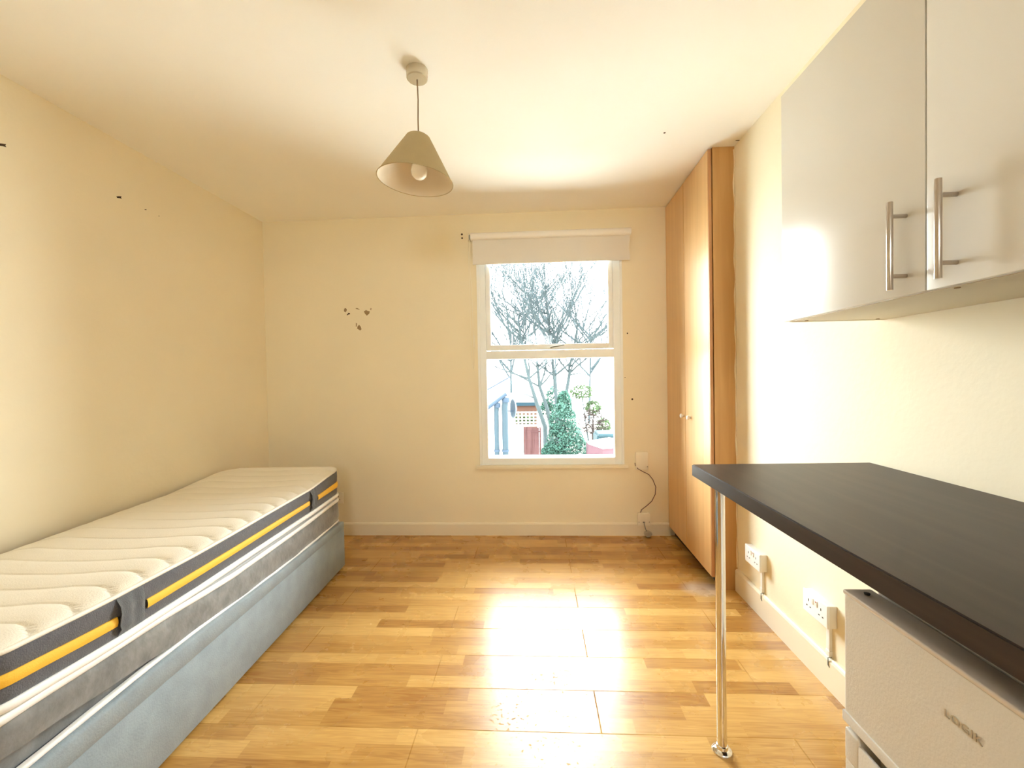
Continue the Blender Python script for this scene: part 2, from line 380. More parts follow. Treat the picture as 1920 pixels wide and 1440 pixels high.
# opening top sash
bm = bmesh.new(); sx0, sx1, sz0, sz1 = WX0 + .052, WX1 - .057, 1.434, WZ1 - .052
t = .036
box(bm, sx0, sx0 + t, FY0 - .006, FY1 - .01, sz0, sz1, .005); box(bm, sx1 - t, sx1, FY0 - .006, FY1 - .01, sz0, sz1, .005)
box(bm, sx0 + t - .002, sx1 - t + .002, FY0 - .006, FY1 - .01, sz0, sz0 + .042, .005); box(bm, sx0 + t - .002, sx1 - t + .002, FY0 - .006, FY1 - .01, sz1 - t, sz1, .005)
sash = obj('top_sash', bm, M_frame, win, smooth=35)
def pane(x0, x1, z0, z1, parent, name='glass_pane'):
    return obj(name, B(x0, x1, YB + .030, YB + .034, z0, z1), M_glass, parent)
pane(sx0 + t - .006, sx1 - t + .006, sz0 + .036, sz1 - .03, sash)
pane(WX0 + .044, WX1 - .049, WZ0 + .052, 1.37, win)
# dark gaskets with rounded lower corners
def gasket(x0, x1, z0, z1, r, parent, w=.0035, corner=(1, 1)):
    bm = bmesh.new(); y = YB + .022
    def q(cx, cz, a0, a1, rad, n=8): return [(cx + rad * math.cos(a0 + (a1 - a0) * i / n), y, cz + rad * math.sin(a0 + (a1 - a0) * i / n)) for i in range(n + 1)]
    pts = [(x0, y, z1)] + (q(x0 + r, z0 + r, math.pi, 1.5 * math.pi, r) if corner[0] else [(x0, y, z0)])
    pts += (q(x1 - r, z0 + r, 1.5 * math.pi, 2 * math.pi, r) if corner[1] else [(x1, y, z0)]) + [(x1, y, z1)]
    tube(bm, pts, w * .5, 6)
    return obj('gasket', bm, M_grey, parent)
gasket(WX0 + .0515, WX1 - .0565, WZ0 + .0595, 1.365, .035, win, corner=(1, 0))
gasket(sx0 + t + .001, sx1 - t - .001, sz0 + .0435, sz1 - .04, .05, sash, corner=(1, 1))
# sash handle
hb = at(1034, 652, FY0 - .006)
bm = bmesh.new(); box(bm, hb.x - .028, hb.x + .022, FY0 - .022, FY0 - .004, hb.z - .008, hb.z + .008, .003)
h = obj('sash_handle', bm, M_frame, win, smooth=35)
bm = bmesh.new(); p1 = at(1058, 646.5, FY0 - .035)
tube(bm, [(hb.x - .005, FY0 - .018, hb.z), (hb.x + .004, FY0 - .035, hb.z + .003), (p1.x, FY0 - .040, p1.z)], [.007, .006, .0045], 10); obj('handle_lever', bm, M_grey, h, smooth=60)
# trim strips round the opening, and the sill
bm = bmesh.new()
box(bm, WX0 - .017, WX0 + .003, YB - .006, YB + .03, WZ0 + .006, WZ1, .002); box(bm, WX1 - .003, WX1 + .015, YB - .006, YB + .03, WZ0 + .006, WZ1, .002)
box(bm, WX0 - .017, WX1 + .015, YB - .006, YB + .03, WZ1, WZ1 + .02, .002)
struct('trim_1', bm, M_white, label='white trim strip around the window')
o = struct('trim_2', B(-0.463, 0.699, YB - .028, YB + .006, .519, .5465, .004), M_skirt, label='painted window sill board', smooth=35)
# outer brick reveal step so the opening has depth outside
struct('trim_3', B(WX0, WX1, YB + .06, YB + .34, WZ0 - .03, WZ0 + .02), M_white, label='outside sill')

# ================================================================ ROLLER BLIND
bl = thing('roller_blind', 'off-white roller blind pulled down over the top of the window', 'blind', (0.13, YB - .03, 2.09))
b0 = at(881.5, 443, YB - .06); b1 = at(1184, 430, YB - .06)
zc = (b0.z + b1.z) / 2; RX0, RX1 = b0.x, b1.x
bm = bmesh.new()
prof = [(0, -.026), (.045, -.026), (.056, -.018), (.060, 0), (.056, .016), (.045, .024), (0, .024)]
prism(bm, prof, lambda q: (RX0, YB - q[0], zc + q[1]), lambda q: (RX1, YB - q[0], zc + q[1])); obj('cassette', bm, M_rail, bl, smooth=50)
bm = bmesh.new(); zb = at(1000, 491.5, YB - .03).z
nx, nz = 30, 10
g = []
for j in range(nz + 1):
    z = zc - .02 + (zb - zc + .02) * j / nz; row = []
    for i in range(nx + 1):
        x = RX0 + .012 + (RX1 - RX0 - .020) * i / nx
        w = .004 * math.sin(i / nx * math.pi * 3 + j * .3) * (j / nz)
        if i == nx: x += .004 * math.sin(j * .9)
        row.append((x, YB - .028 - w, z))
    g.append(row)
fv = [[bm.verts.new(p) for p in r] for r in g]; bv = [[bm.verts.new((p[0], p[1] + .0012, p[2])) for p in r] for r in g]
for j in range(nz):
    for i in range(nx):
        bm.faces.new((fv[j][i], fv[j][i + 1], fv[j + 1][i + 1], fv[j + 1][i])); bm.faces.new((bv[j][i], bv[j + 1][i], bv[j + 1][i + 1], bv[j][i + 1]))
for i in range(nx): bm.faces.new((fv[nz][i], fv[nz][i + 1], bv[nz][i + 1], bv[nz][i])); bm.faces.new((fv[0][i + 1], fv[0][i], bv[0][i], bv[0][i + 1]))
for j in range(nz): bm.faces.new((fv[j][0], fv[j + 1][0], bv[j + 1][0], bv[j][0])); bm.faces.new((fv[j + 1][nx], fv[j][nx], bv[j][nx], bv[j + 1][nx]))
obj('blind_fabric', bm, M_blind, bl, smooth=60)
bm = bmesh.new(); box(bm, RX0 + .012, RX1 - .008, YB - .033, YB - .024, zb - .006, zb + .006, .002); obj('bottom_bar', bm, M_blind, bl)
bm = bmesh.new(); box(bm, RX0 - .018, RX0 - .013, YB - .055, YB, zc - .03, zc + .024, .002); obj('end_bracket', bm, M_cream, bl)
bm = bmesh.new(); lathe(bm, [(.0, 0), (.02, 0), (.02, .012), (.0, .012)], (RX0 - .013, YB - .03, zc - .004), 'x', 24); obj('chain_wheel', bm, M_grey, bl, smooth=40)
bm = bmesh.new()
pc = [at(877.5, 450, YB - .04), at(879, 500, YB - .03), at(881, 560, YB - .025), at(882.5, 620, YB - .02), at(884, 670, YB - .02), at(886, 691, YB - .02), at(887.5, 693, YB - .02), at(889, 685, YB - .02), at(888, 640, YB - .02), at(885, 560, YB - .028), at(881.5, 500, YB - .035), at(879.5, 450, YB - .048)]
tube(bm, pc, .0016, 6); obj('pull_chain', bm, M_cream, bl, smooth=60)
pc = at(888.5, 631, YB - .01)
bm = bmesh.new(); box(bm, pc.x - .006, pc.x + .006, YB - .016, YB, pc.z - .085, pc.z + .008, .003); tag(obj('chain_cleat', bm, M_cream, smooth=35), 'small cream safety cleat holding the blind chain beside the window', 'cleat')

# ================================================================ PENDANT LAMP
LX, LY = -0.458, 1.742
lamp = thing('pendant_lamp', 'pendant lamp with olive conical shade hanging from the ceiling', 'lamp', (LX, LY, H))
bm = bmesh.new(); lathe(bm, [(.0, H), (.044, H), (.044, H - .006), (.0425, H - .034), (.039, H - .038), (.0, H - .039)], (LX, LY, 0), n=48)
M_rose = mat('satin ceiling rose', (0.62, 0.56, 0.44), 0.25, metal=0.5)
obj('ceiling_rose', bm, M_rose, lamp, smooth=35)
bm = bmesh.new(); tube(bm, [(LX, LY, H - .038), (LX + .002, LY, H - .12), (LX, LY, H - .2), (LX + .001, LY, 2.2)], .0028, 8); obj('cord', bm, M_cord, lamp, smooth=60)
ZT, ZBm, RB, RT = 2.222, 2.040, .153, .045
tilt = Matrix.Rotation(math.radians(5.0), 4, 'Y')
def tl(bm, c):
    bmesh.ops.transform(bm, matrix=Matrix.Translation(c) @ tilt @ Matrix.Translation(-Vector(c)), verts=bm.verts)
bm = bmesh.new(); lathe(bm, [(RB, ZBm), (RB * .5 + RT * .5, (ZT + ZBm) / 2), (RT + .003, ZT - .006), (RT - .004, ZT - .001), (RT - .014, ZT)], (LX, LY, 0), n=72); tl(bm, (LX, LY, ZT))
sh = obj('lamp_shade', bm, M_shade, lamp, smooth=50)
bm = bmesh.new(); lathe(bm, [(RT - .014, ZT - .0015), (RT - .004, ZT - .004), (RT + .001, ZT - .009), (RB - .002, ZBm + .0005)], (LX, LY, 0), n=72); tl(bm, (LX, LY, ZT))
obj('shade_lining', bm, M_shadein, sh, smooth=50)
bm = bmesh.new(); ring = [(LX + RB * math.cos(a), LY + RB * math.sin(a), ZBm) for a in [i * 2 * math.pi / 72 for i in range(73)]]
tube(bm, ring, .0018, 6, cap=False); tl(bm, (LX, LY, ZT)); obj('rim_binding', bm, M_shade, sh, smooth=60)
bm = bmesh.new(); lathe(bm, [(.0, 2.205), (.013, 2.203), (.015, 2.19), (.018, 2.155), (.014, 2.15), (0, 2.15)], (LX, LY, 0), n=24); obj('lamp_holder', bm, M_plas, lamp, smooth=40)
bm = bmesh.new(); lathe(bm, [(.0, 2.152), (.013, 2.15), (.014, 2.128), (.019, 2.116), (.029, 2.100), (.0335, 2.080), (.029, 2.061), (.018, 2.050), (.0, 2.0465)], (LX, LY, 0), n=36); obj('bulb', bm, M_bulb, lamp, smooth=80)

# ================================================================ BED: divan base, old mattress, new mattress
A = Vector((-1.265, 2.728, 0)); D = Vector((.0387, -.99925, 0)); U = Vector((-.99925, -.0387, 0))
def bed(s, u, z): return A + D * s + U * u + Vector((0, 0, z))
BL = 1.90
def rrect(s0, s1, u0, u1, r, n=8, m=60):
    """rounded rectangle outline in (s,u); dense along the long front edge"""
    P = []
    def arc(cs, cu, a0):
        for i in range(n + 1):
            a = a0 + math.pi / 2 * i / n; P.append((cs + r * math.cos(a), cu + r * math.sin(a)))
    arc(s0 + r, u0 + r, math.pi)                      # far front corner
    for i in range(1, m): P.append((s0 + r + (s1 - s0 - 2 * r) * i / m, u0))
    arc(s1 - r, u0 + r, 1.5 * math.pi)
    for i in range(1, 8): P.append((s1, u0 + r + (u1 - u0 - 2 * r) * i / 8))
    arc(s1 - r, u1 - r, 0)
    for i in range(1, m): P.append((s1 - r - (s1 - s0 - 2 * r) * i / m, u1))
    arc(s0 + r, u1 - r, .5 * math.pi)
    for i in range(1, 8): P.append((s0, u1 - r - (u1 - u0 - 2 * r) * i / 8))
    return P
def droop(u, s, z):
    """the wall side of the new mattress is rounder and sits lower"""
    t, b = interp(T_t, s), interp(T_b, s); k = max(0.0, min(1.0, (z - b) / (t - b)))
    return k * .030 * max(0.0, (u - .62) / .225) ** 2
def band(loop, prof, name, m, parent, wob=0.0, smooth=60, sel=None, dr=False):
    """loop: outline points; prof(s) -> list of (outward offset, z). A closed skin round the outline."""
    bm = bmesh.new(); n = len(loop); rows = []
    cs = sum(p[0] for p in loop) / n; cu = sum(p[1] for p in loop) / n
    idx = [i for i in range(n) if sel is None or sel(loop[i])]
    for i in idx:
        p, q = loop[i - 1], loop[(i + 1) % n]
        t = Vector((q[0] - p[0], q[1] - p[1])); t.normalize(); nn = Vector((t.y, -t.x))
        if nn.dot(Vector((loop[i][0] - cs, loop[i][1] - cu))) < 0: nn = -nn
        row = []
        for k, (o_, z) in enumerate(prof(loop[i][0])):
            w = wob * math.sin(loop[i][0] * 23 + k * 1.7) * math.sin(loop[i][0] * 7.3 + k)
            row.append(bm.verts.new(bed(loop[i][0] + nn.x * (o_ + w), loop[i][1] + nn.y * (o_ + w), z - (droop(loop[i][1], loop[i][0], z) if dr else 0))))
        rows.append(row)
    rng = range(len(rows)) if sel is None else range(len(rows) - 1)
    for i in rng:
        r0, r1 = rows[i], rows[(i + 1) % len(rows)]
        if sel is not None and idx[i + 1] != idx[i] + 1: continue
        for k in range(len(r0) - 1): bm.faces.new((r0[k], r1[k], r1[k + 1], r0[k + 1]))
    return obj(name, bm, m, parent, smooth=smooth)

# --- divan
div = thing('divan_base', 'blue-grey fabric divan bed base standing on the floor by the left wall', 'bed base', bed(BL / 2, .43, 0))
loop = rrect(0, BL, 0, .845, .012, n=3, m=40)
def p_div(s):
    zt = interp([(0, .302), (.68, .312), (1.3, .332), (1.9, .322)], s)
    return [(-.42, .012), (-.004, .012), (0, .016), (0, .256), (-.003, .259), (-.003, .261), (0, .264), (0, zt - .010), (-.003, zt - .003), (-.012, zt), (-.40, zt)]
band(loop, p_div, 'base_cover', M_divan, div, wob=.0008)
for s in (.15, 1.75):
    for u in (.12, .72):
        q = bed(s, u, 0); bm = bmesh.new(); lathe(bm, [(0, 0), (.022, 0), (.025, .014), (0, .014)], (q.x, q.y, 0), n=16)
        obj('glide_foot', bm, M_black, div)

# --- old mattress with grey velvet border
om = thing('old_mattress', 'thin old mattress with grey crushed velvet border, lying on the divan base', 'mattress', bed(BL / 2, .42, .32))
loop = rrect(.012, BL - .01, .022, .835, .05, m=70)
T_vl = [(0, .323), (.55, .312), (1.07, .318), (1.3, .340), (1.48, .360), (1.85, .392)]
T_vu = [(0, .452), (.55, .438), (1.05, .436), (1.5, .462), (1.85, .472)]
def p_vel(s):
    a, b = interp(T_vl, s), interp(T_vu, s); h = b - a
    f = max(0.0, min(1.0, (s - 1.0) / .4))      # the loose fold under the velvet towards the near end
    zb_ = interp([(0, .314), (.6, .320), (.9, .326), (1.3, .338), (1.9, .332)], s)
    return [(-.02, zb_), (-.006 - .012 * f, zb_ + .002), (-.004 - .018 * f, a - (a - zb_) * .5), (-.004 - .014 * f, a - .004), (.004, a), (.008, a + h * .25), (.006, a + h * .6), (.001, b - .006), (-.008, b)]
band(loop, p_vel, 'velvet_border', M_velvet, om, wob=.0025)
def p_rope(zf, rad, out, thick=1.0):
    def f(s):
        z = zf(s); return [(out + rad * math.cos(a), z + rad * thick * math.sin(a)) for a in [-math.pi / 2 + i * math.pi / 6 for i in range(7)]] + [(out - rad * 2, z + rad), (out - rad * 2, z - rad), (out, z - rad)]
    return f
band(loop, p_rope(lambda s: interp([(0, .318), (.6, .314), (.9, .320), (1.26, .336), (1.5, .338), (1.9, .330)], s), .006, .002, 1.2), 'bottom_piping', M_pipe, om, wob=.0015)
band(loop, p_rope(lambda s: interp(T_vu, s) + .004, .007, .003, 1.6), 'top_piping', M_pipe, om, wob=.0015)
def p_top(s):
    b = interp(T_vu, s); return [(-.002, b), (-.006, b + .010), (-.02, b + .013), (-.39, b + .013)]
band(loop, p_top, 'top_panel', M_pipe, om)

# --- new mattress
nm = thing('foam_mattress', 'white quilted foam mattress with charcoal border and yellow stripe, on top of the bed', 'mattress', bed(BL / 2, .42, .48))
T_t = [(0, .655), (.12, .642), (.42, .617), (1.24, .606), (1.56, .612), (1.9, .628)]
T_b = [(0, .494), (.4, .487), (1.24, .485), (1.55, .489), (1.9, .507)]
T_yl = [(0, .545), (.34, .538), (1.2, .529), (1.56, .531), (1.9, .554)]
T_yu = [(0, .574), (.41, .555), (1.2, .549), (1.56, .552), (1.9, .577)]
NS0, NU0, NU1, NR = -.005, .018, .845, .085
loop = rrect(NS0, BL, NU0, NU1, NR, n=12, m=70)
def p_side(s):
    t, b, yl, yu = interp(T_t, s), interp(T_b, s), interp(T_yl, s), interp(T_yu, s)
    return [(-.015, b + .002), (-.002, b + .004), (.002, b + .012), (.002, yl - .006), (-.003, yl + .001), (-.003, yu - .001), (.002, yu + .006), (.003, (t + yu) / 2), (.001, t - .006), (-.006, t - .002)]
band(loop, p_side, 'side_border', M_denim, nm, wob=.0012, dr=True)
def p_str(s):
    yl, yu = interp(T_yl, s), interp(T_yu, s); h = yu - yl
    return [(-.004, yl - .004), (.004, yl - .003), (.0065, yl + h * .3), (.0065, yl + h * .7), (.004, yu + .003), (-.004, yu + .004)]
band(loop, p_str, 'yellow_stripe', M_yellow, nm, sel=lambda p: not ((.345 < p[0] < .405 or 1.49 < p[0] < 1.555) and p[1] < .1), dr=True)
band(loop, p_rope(lambda s: interp(T_t, s) + .001, .0045, -.001, 1.3), 'top_piping', M_knit, nm, dr=True)
band(loop, p_rope(lambda s: interp(T_b, s) - .004, .0075, .003, 1.5), 'bottom_piping', M_pipe, nm, wob=.0008)
# top: quilted in waves that run across the bed
def wave(u): return interp([(0, .062), (.03, .040), (.065, .014), (.11, 0), (.16, 0), (.25, .016), (.33, .022), (.46, .020), (.58, .010), (.70, -.010), (.80, -.014), (.86, -.004)], u)
bm = bmesh.new(); ns, nu = 760, 52; rows = []
s0_, s1_ = NS0 + .002, BL - .002
for i in range(ns + 1):
    s = s0_ + (s1_ - s0_) * i / ns
    ins = 0.0
    for e in (s - NS0, BL - s):
        if e < NR: ins = max(ins, NR - math.sqrt(max(0, NR * NR - (NR - e) ** 2)))
    row = []
    for j in range(nu + 1):
        v = j / nu; v = v * v * (3 - 2 * v) * .35 + v * .65
        u = NU0 + .003 + ins + (NU1 - NU0 - .006 - 2 * ins) * v
        zt = interp(T_t, s) + .003
        ed = min(u - NU0 - ins, NU1 - ins - u, s - NS0, BL - s)
        z = zt + .010 * (1 - math.exp(-max(0, ed) / .022))
        ph = (s - wave(u - NU0) - 1.300) / .1045; fr = ph - math.floor(ph); dd = min(fr, 1 - fr) * .1045
        depth = .0062 * (0.55 + .45 * math.exp(-((u - .1) / .12) ** 2))
        z -= depth * math.exp(-(dd / .0036) ** 2) + .0034 * math.exp(-(dd / .022) ** 2)
        z -= droop(u, s, interp(T_t, s))
        row.append(bm.verts.new(bed(s, u, z)))
    rows.append(row)
for r0, r1 in zip(rows, rows[1:]):
    for j in range(nu): bm.faces.new((r0[j], r1[j], r1[j + 1], r0[j + 1]))
obj('quilted_top', bm, M_knit, nm, smooth=80)
# strap handles over the stripe
def strap(sa, sb, name='handle_strap'):
    bm = bmesh.new(); rows = []
    for i in range(13):
        s = sa + (sb - sa) * i / 12; t, b = interp(T_t, s), interp(T_b, s)
        o_ = .006 + .010 * (i / 12) ** 1.5 + .002 * math.sin(i)
        zz = [t - .006, t - .03, (t + b) / 2 + .012, (t + b) / 2 - .022, b + .028, b + .006]
        oo = [.001, o_, o_ * 1.15, o_ * .75, o_ * 1.0, .001]
        rows.append(([bm.verts.new(bed(s, NU0 - o, z)) for o, z in zip(oo, zz)], [bm.verts.new(bed(s, NU0 - o + .0025, z)) for o, z in zip(oo, zz)]))
    for (a0, c0), (a1, c1) in zip(rows, rows[1:]):
        for k in range(5): bm.faces.new((a0[k], a1[k], a1[k + 1], a0[k + 1])); bm.faces.new((c0[k], c0[k + 1], c1[k + 1], c1[k]))
        bm.faces.new((a0[0], c0[0], c1[0], a1[0])); bm.faces.new((a0[5], a1[5], c1[5], c0[5]))
    for (a, c) in (rows[0], rows[-1]):
        for k in range(5): bm.faces.new((a[k], a[k + 1], c[k + 1], c[k]))
    return obj(name, bm, M_denim2, nm, smooth=60)
strap(.338, .415); strap(1.478, 1.566)

# ================================================================ WARDROBE
WY0, WY1 = 2.456, YB            # near and far ends
wxf, wxn = 1.003, .986          # front plane at the far and near ends
def wx(y): return wxn + (wxf - wxn) * (y - WY0) / (WY1 - WY0)
ward = thing('wardrobe', 'tall beech-effect built-in wardrobe with two doors beside the window', 'wardrobe', (1.06, 2.87, 0))
bm = bmesh.new()
box(bm, wx(WY0) + .0235, XR - .001, WY0, WY0 + .018, 0, H - .001); obj('side_panel', bm, M_side, ward)
bm = bmesh.new(); box(bm, wxf + .045, XR - .001, WY0 + .018, WY1 - .001, 0, .075); obj('plinth', bm, M_dark, ward)
bm = bmesh.new(); box(bm, wxf + .026, XR - .001, WY0 + .018, WY1 - .001, .08, .098); box(bm, wxf + .026, XR - .001, WY0 + .018, WY1 - .001, H - .02, H - .001)
box(bm, wxf + .026, XR - .001, WY1 - .019, WY1 - .001, .098, H - .02); obj('carcass', bm, M_side, ward)
def wdoor(y0, y1, ky):
    bm = bmesh.new()
    poly = [(wx(y0), y0), (wx(y1), y1), (wx(y1) + .018, y1), (wx(y0) + .018, y0)]
    prism(bm, poly, lambda p: (p[0], p[1], .073), lambda p: (p[0], p[1], H - .008))
    bmesh.ops.bevel(bm, geom=list(bm.edges), offset=.0012, segments=1, affect='EDGES')
    d = obj('door', bm, M_beech, ward)
    bm = bmesh.new(); x = wx(ky)
    lathe(bm, [(0, -.026), (.008, -.0255), (.0135, -.022), (.0145, -.016), (.010, -.009), (.0065, -.006), (.0075, 0), (0, 0)], (x, ky, .948), 'x', 24)
    obj('door_knob', bm, M_plas, d, smooth=60)
    return d
SPL = 2.882
wdoor(SPL + .0025, WY1 - .004, SPL + .032); d2 = wdoor(WY0 + .012, SPL - .0025, SPL - .098)
bm = bmesh.new(); box(bm, wx(WY0) + .001, wx(WY0) + .0175, WY0 + .001, WY0 + .0115, .073, H - .010, .001); obj('edge_strip', bm, M_edge, d2)
# wavy caulk bead where the side panel meets the wall
bm = bmesh.new(); pts = []; i = 0
z = 0.13
while z < H - .01:
    pts.append((XR - .002 - .003 * abs(math.sin(z * 9)) - .0015 * math.sin(z * 31), WY0 - .001, z)); z += .03
tube(bm, pts, [.004 + .0015 * math.sin(i * .9) for i in range(len(pts))], 6); obj('caulk_bead', bm, M_caulk, ward, smooth=60)

# ================================================================ WORKTOP with chrome leg
wt = thing('worktop', 'dark wood-effect breakfast bar worktop with a chrome leg, fixed to the right wall', 'worktop', (.83, .85, 0))
bm = bmesh.new(); X0, X1, Z0, Z1 = .5345, XR - .001, .8815, .9195
poly = [(X0, 1.490), (X1, 1.502), (X1, .10), (X0 + .003, .10)]
prism(bm, poly, lambda p: (p[0], p[1], Z0), lambda p: (p[0], p[1], Z1))
bmesh.ops.bevel(bm, geom=[e for e in bm.edges if abs(e.verts[0].co.z - e.verts[1].co.z) < .001 and e.verts[0].co.z > .9], offset=.0025, segments=2, affect='EDGES')
obj('top_board', bm, M_wenge, wt, smooth=30)
PX, PY = .5905, 1.404
bm = bmesh.new(); lathe(bm, [(0, 0.002), (.0148, .002), (.0148, Z0 - .02), (0, Z0 - .02)], (PX, PY, 0), n=36); leg = obj('leg', bm, M_chrome, wt, smooth=40)
bm = bmesh.new(); lathe(bm, [(0, 0), (.031, 0), (.031, .003), (.028, .007), (.019, .011), (.0175, .020), (.0148, .022), (0, .022)], (PX, PY, 0), n=40); obj('foot_flange', bm, M_chrome, leg, smooth=40)
bm = bmesh.new(); lathe(bm, [(0, Z0), (.031, Z0), (.031, Z0 - .004), (.019, Z0 - .010), (.0175, Z0 - .022), (.0148, Z0 - .024), (0, Z0 - .024)], (PX, PY, 0), n=40); obj('top_flange', bm, M_chrome, leg, smooth=40)

# ================================================================ WALL CABINET
cz0, cz1, cx0 = 1.3927, 2.1243, .8136; cyf, cyn, cysp = 1.446, .388, .933
cab = thing('wall_cabinet', 'cream two-door wall cabinet with bar handles above the worktop', 'cabinet', (.97, .92, cz0))
bm = bmesh.new()
x0 = cx0 + .020
box(bm, x0, XR - .001, cyf - .018, cyf, cz0, cz1 - .003, .0008); box(bm, x0, XR - .001, cyn, cyn + .018, cz0, cz1 - .003, .0008)
box(bm, x0, XR - .001, cyn + .018, cyf - .018, cz0 + .001, cz0 + .018, .0008); box(bm, x0, XR - .001, cyn + .018, cyf - .018, cz1 - .021, cz1 - .003, .0008)
box(bm, XR - .008, XR - .001, cyn + .018, cyf - .018, cz0 + .018, cz1 - .021)
obj('carcass', bm, M_cabin, cab, smooth=30)
def cdoor(y0, y1, hy):
    bm = B(cx0, cx0 + .0185, y0, y1, cz0 + .002, cz1, .0016); d = obj('door', bm, M_cab, cab, smooth=30)
    hx = cx0 - .034
    bm = bmesh.new(); lathe(bm, [(0, 1.406), (.0056, 1.406), (.006, 1.4068), (.006, 1.5962), (.0056, 1.597), (0, 1.597)], (hx, hy, 0), n=24)
    for z in (1.436, 1.566): lathe(bm, [(0, 0), (.0045, 0), (.0045, .035), (0, .035)], (hx, hy, z), 'x', 16)
    obj('bar_handle', bm, M_steel, d, smooth=50)
cdoor(cysp + .002, cyf, 0.980); cdoor(cyn, cysp - .002, .868)
for (y, x) in ((1.41, .868), (1.41, 1.085), (.900, .845), (.862, .985)):
    bm = bmesh.new(); lathe(bm, [(0, cz0 + .002), (.005, cz0 + .002), (.005, cz0 - .0006), (0, cz0 - .0006)], (x, y, 0), n=14); obj('screw_cap', bm, M_plaster, cab)

# ================================================================ FRIDGE
fx, fyf, fyn = .556, .806, .315
fr = thing('fridge', 'small cream two-door under-counter fridge beneath the dark worktop', 'fridge', (.82, .56, 0))
obj('cabinet_body', B(fx + .058, 1.075, fyn + .004, fyf - .004, .03, .838, .006, 3), M_fridge, fr, smooth=35)
bm = bmesh.new()
box(bm, fx + .003, fx + .050, fyn, fyf, .588, .826, .006, 4); dr = obj('freezer_door', bm, M_fridge, fr, smooth=35)
bm = bmesh.new(); box(bm, fx + .001, fx + .051, fyn, fyf, .8245, .8325, .003, 3); obj('door_cap', bm, M_fridgetop, dr, smooth=35)
obj('lower_trim', B(fx, fx + .030, fyn - .001, fyf + .0015, .590, .6095, .003, 2), M_fridge, dr, smooth=35)
bm = bmesh.new(); box(bm, fx + .050, fx + .059, fyn + .012, fyf - .012, .60, .822); obj('door_seal', bm, M_grey, dr)
# lower door with a scooped handle recess in its top edge
bm = bmesh.new(); ya, yb_ = fyf - .035, fyf - .30
box(bm, fx + .003, fx + .050, fyn, fyf, .05, .525, .006, 3)
box(bm, fx + .003, fx + .050, ya, fyf, .520, .579, .005, 3); box(bm, fx + .003, fx + .050, fyn, yb_, .520, .579, .005, 3)
box(bm, fx + .040, fx + .050, yb_ - .002, ya + .002, .520, .579)
box(bm, fx + .003, fx + .010, yb_ - .002, ya + .002, .520, .569, .003)
ld = obj('fridge_door', bm, M_fridge, fr, smooth=35)
bm = bmesh.new(); box(bm, fx + .010, fx + .040, yb_, ya, .521, .532); obj('handle_recess', bm, M_grey, ld)
bm = bmesh.new(); box(bm, fx + .050, fx + .059, fyn + .012, fyf - .012, .06, .592); obj('door_seal', bm, M_grey, ld)
bm = bmesh.new(); lathe(bm, [(0, .833), (.004, .833), (.005, .8355), (0, .836)], (fx + .028, fyf - .022, 0), n=16); obj('hinge_cap', bm, M_dark, dr)
for y in (fyn + .05, fyf - .05):
    for x in (fx + .09, 1.02):
        bm = bmesh.new(); lathe(bm, [(0, 0), (.018, 0), (.018, .032), (0, .032)], (x, y, 0), n=14); obj('foot', bm, M_black, fr)
tx = bpy.data.curves.new('badge_lettering', 'FONT'); tx.body = 'LOGIK'; tx.size = .0155; tx.extrude = .0010; tx.space_character = 1.16; tx.resolution_u = 4
to = bpy.data.objects.new('lettering_source', tx)
bm = bmesh.new(); bm.from_mesh(to.to_mesh()); to.to_mesh_clear(); bpy.data.objects.remove(to); bpy.data.curves.remove(tx)
# the text reads along -y and faces -x
bmesh.ops.transform(bm, matrix=Matrix.Translation(Vector((fx + .0027, .613, .7525))) @ Matrix(((0, 0, -1), (-1, 0, 0), (0, 1, 0))).to_4x4(), verts=bm.verts)
obj('badge_lettering', bm, M_badge, dr)

# ================================================================ DOUBLE SOCKETS on the right wall
def double_socket(yn, zb_, label, label2):
    """yn: near edge (smaller y)"""
    w, h = .146, .086
    t = thing('double_socket', label, 'socket', (XR - .02, yn + w / 2, zb_), 'double sockets on the right wall')
    obj('back_box', B(XR - .028, XR - .0005, yn, yn + w, zb_, zb_ + h, .003), M_plas, t, smooth=35)
    obj('face_plate', B(XR - .037, XR - .0275, yn - .001, yn + w + .001, zb_ - .001, zb_ + h + .001, .003, 3), M_white, t, smooth=35)
    for c in (yn + .036, yn + .110):
        bm = bmesh.new(); xf = XR - .0375
        box(bm, xf, xf + .0015, c - .0022, c + .0022, zb_ + .050, zb_ + .060)
        box(bm, xf, xf + .0015, c + .007, c + .0145, zb_ + .0275, zb_ + .032); box(bm, xf, xf + .0015, c - .0145, c - .007, zb_ + .0275, zb_ + .032)
        obj('pin_holes', bm, M_dark, t)
    for c in (yn + .062, yn + .085):
        obj('rocker_switch', B(XR - .040, XR - .0365, c - .0055, c + .0055, zb_ + .052, zb_ + .074, .001), M_plas, t, smooth=35)
    obj('neon_marker', B(XR - .0405, XR - .0395, yn + .0595, yn + .0645, zb_ + .068, zb_ + .073), M_red, t)
    # mini trunking down to the skirting
    yc = yn + .035
    tr = thing('cable_trunking', label2, 'trunking', (XR - .01, yc, .125), 'short trunkings under the sockets')
    obj('trunking_cover', B(XR - .012, XR - .0005, yc - .009, yc + .009, .127, zb_ - .001, .0015), M_plas, tr, smooth=35)
    obj('end_collar', B(XR - .0145, XR - .0005, yc - .011, yc + .011, .127, .150, .0015), M_plas, tr, smooth=35)
    bm = bmesh.new(); tube(bm, [(XR - .006, yc - .012, .128), (XR - .0195, yc - .012, .1275), (XR - .0200, yc - .012, .100), (XR - .0195, yc - .020, .094)], .0022, 6); obj('cable_end', bm, M_grey, tr, smooth=60)
double_socket(1.663, .2515, 'nearer white double socket on the right wall, next to the fridge', 'white cable trunking below the double socket nearer the fridge')
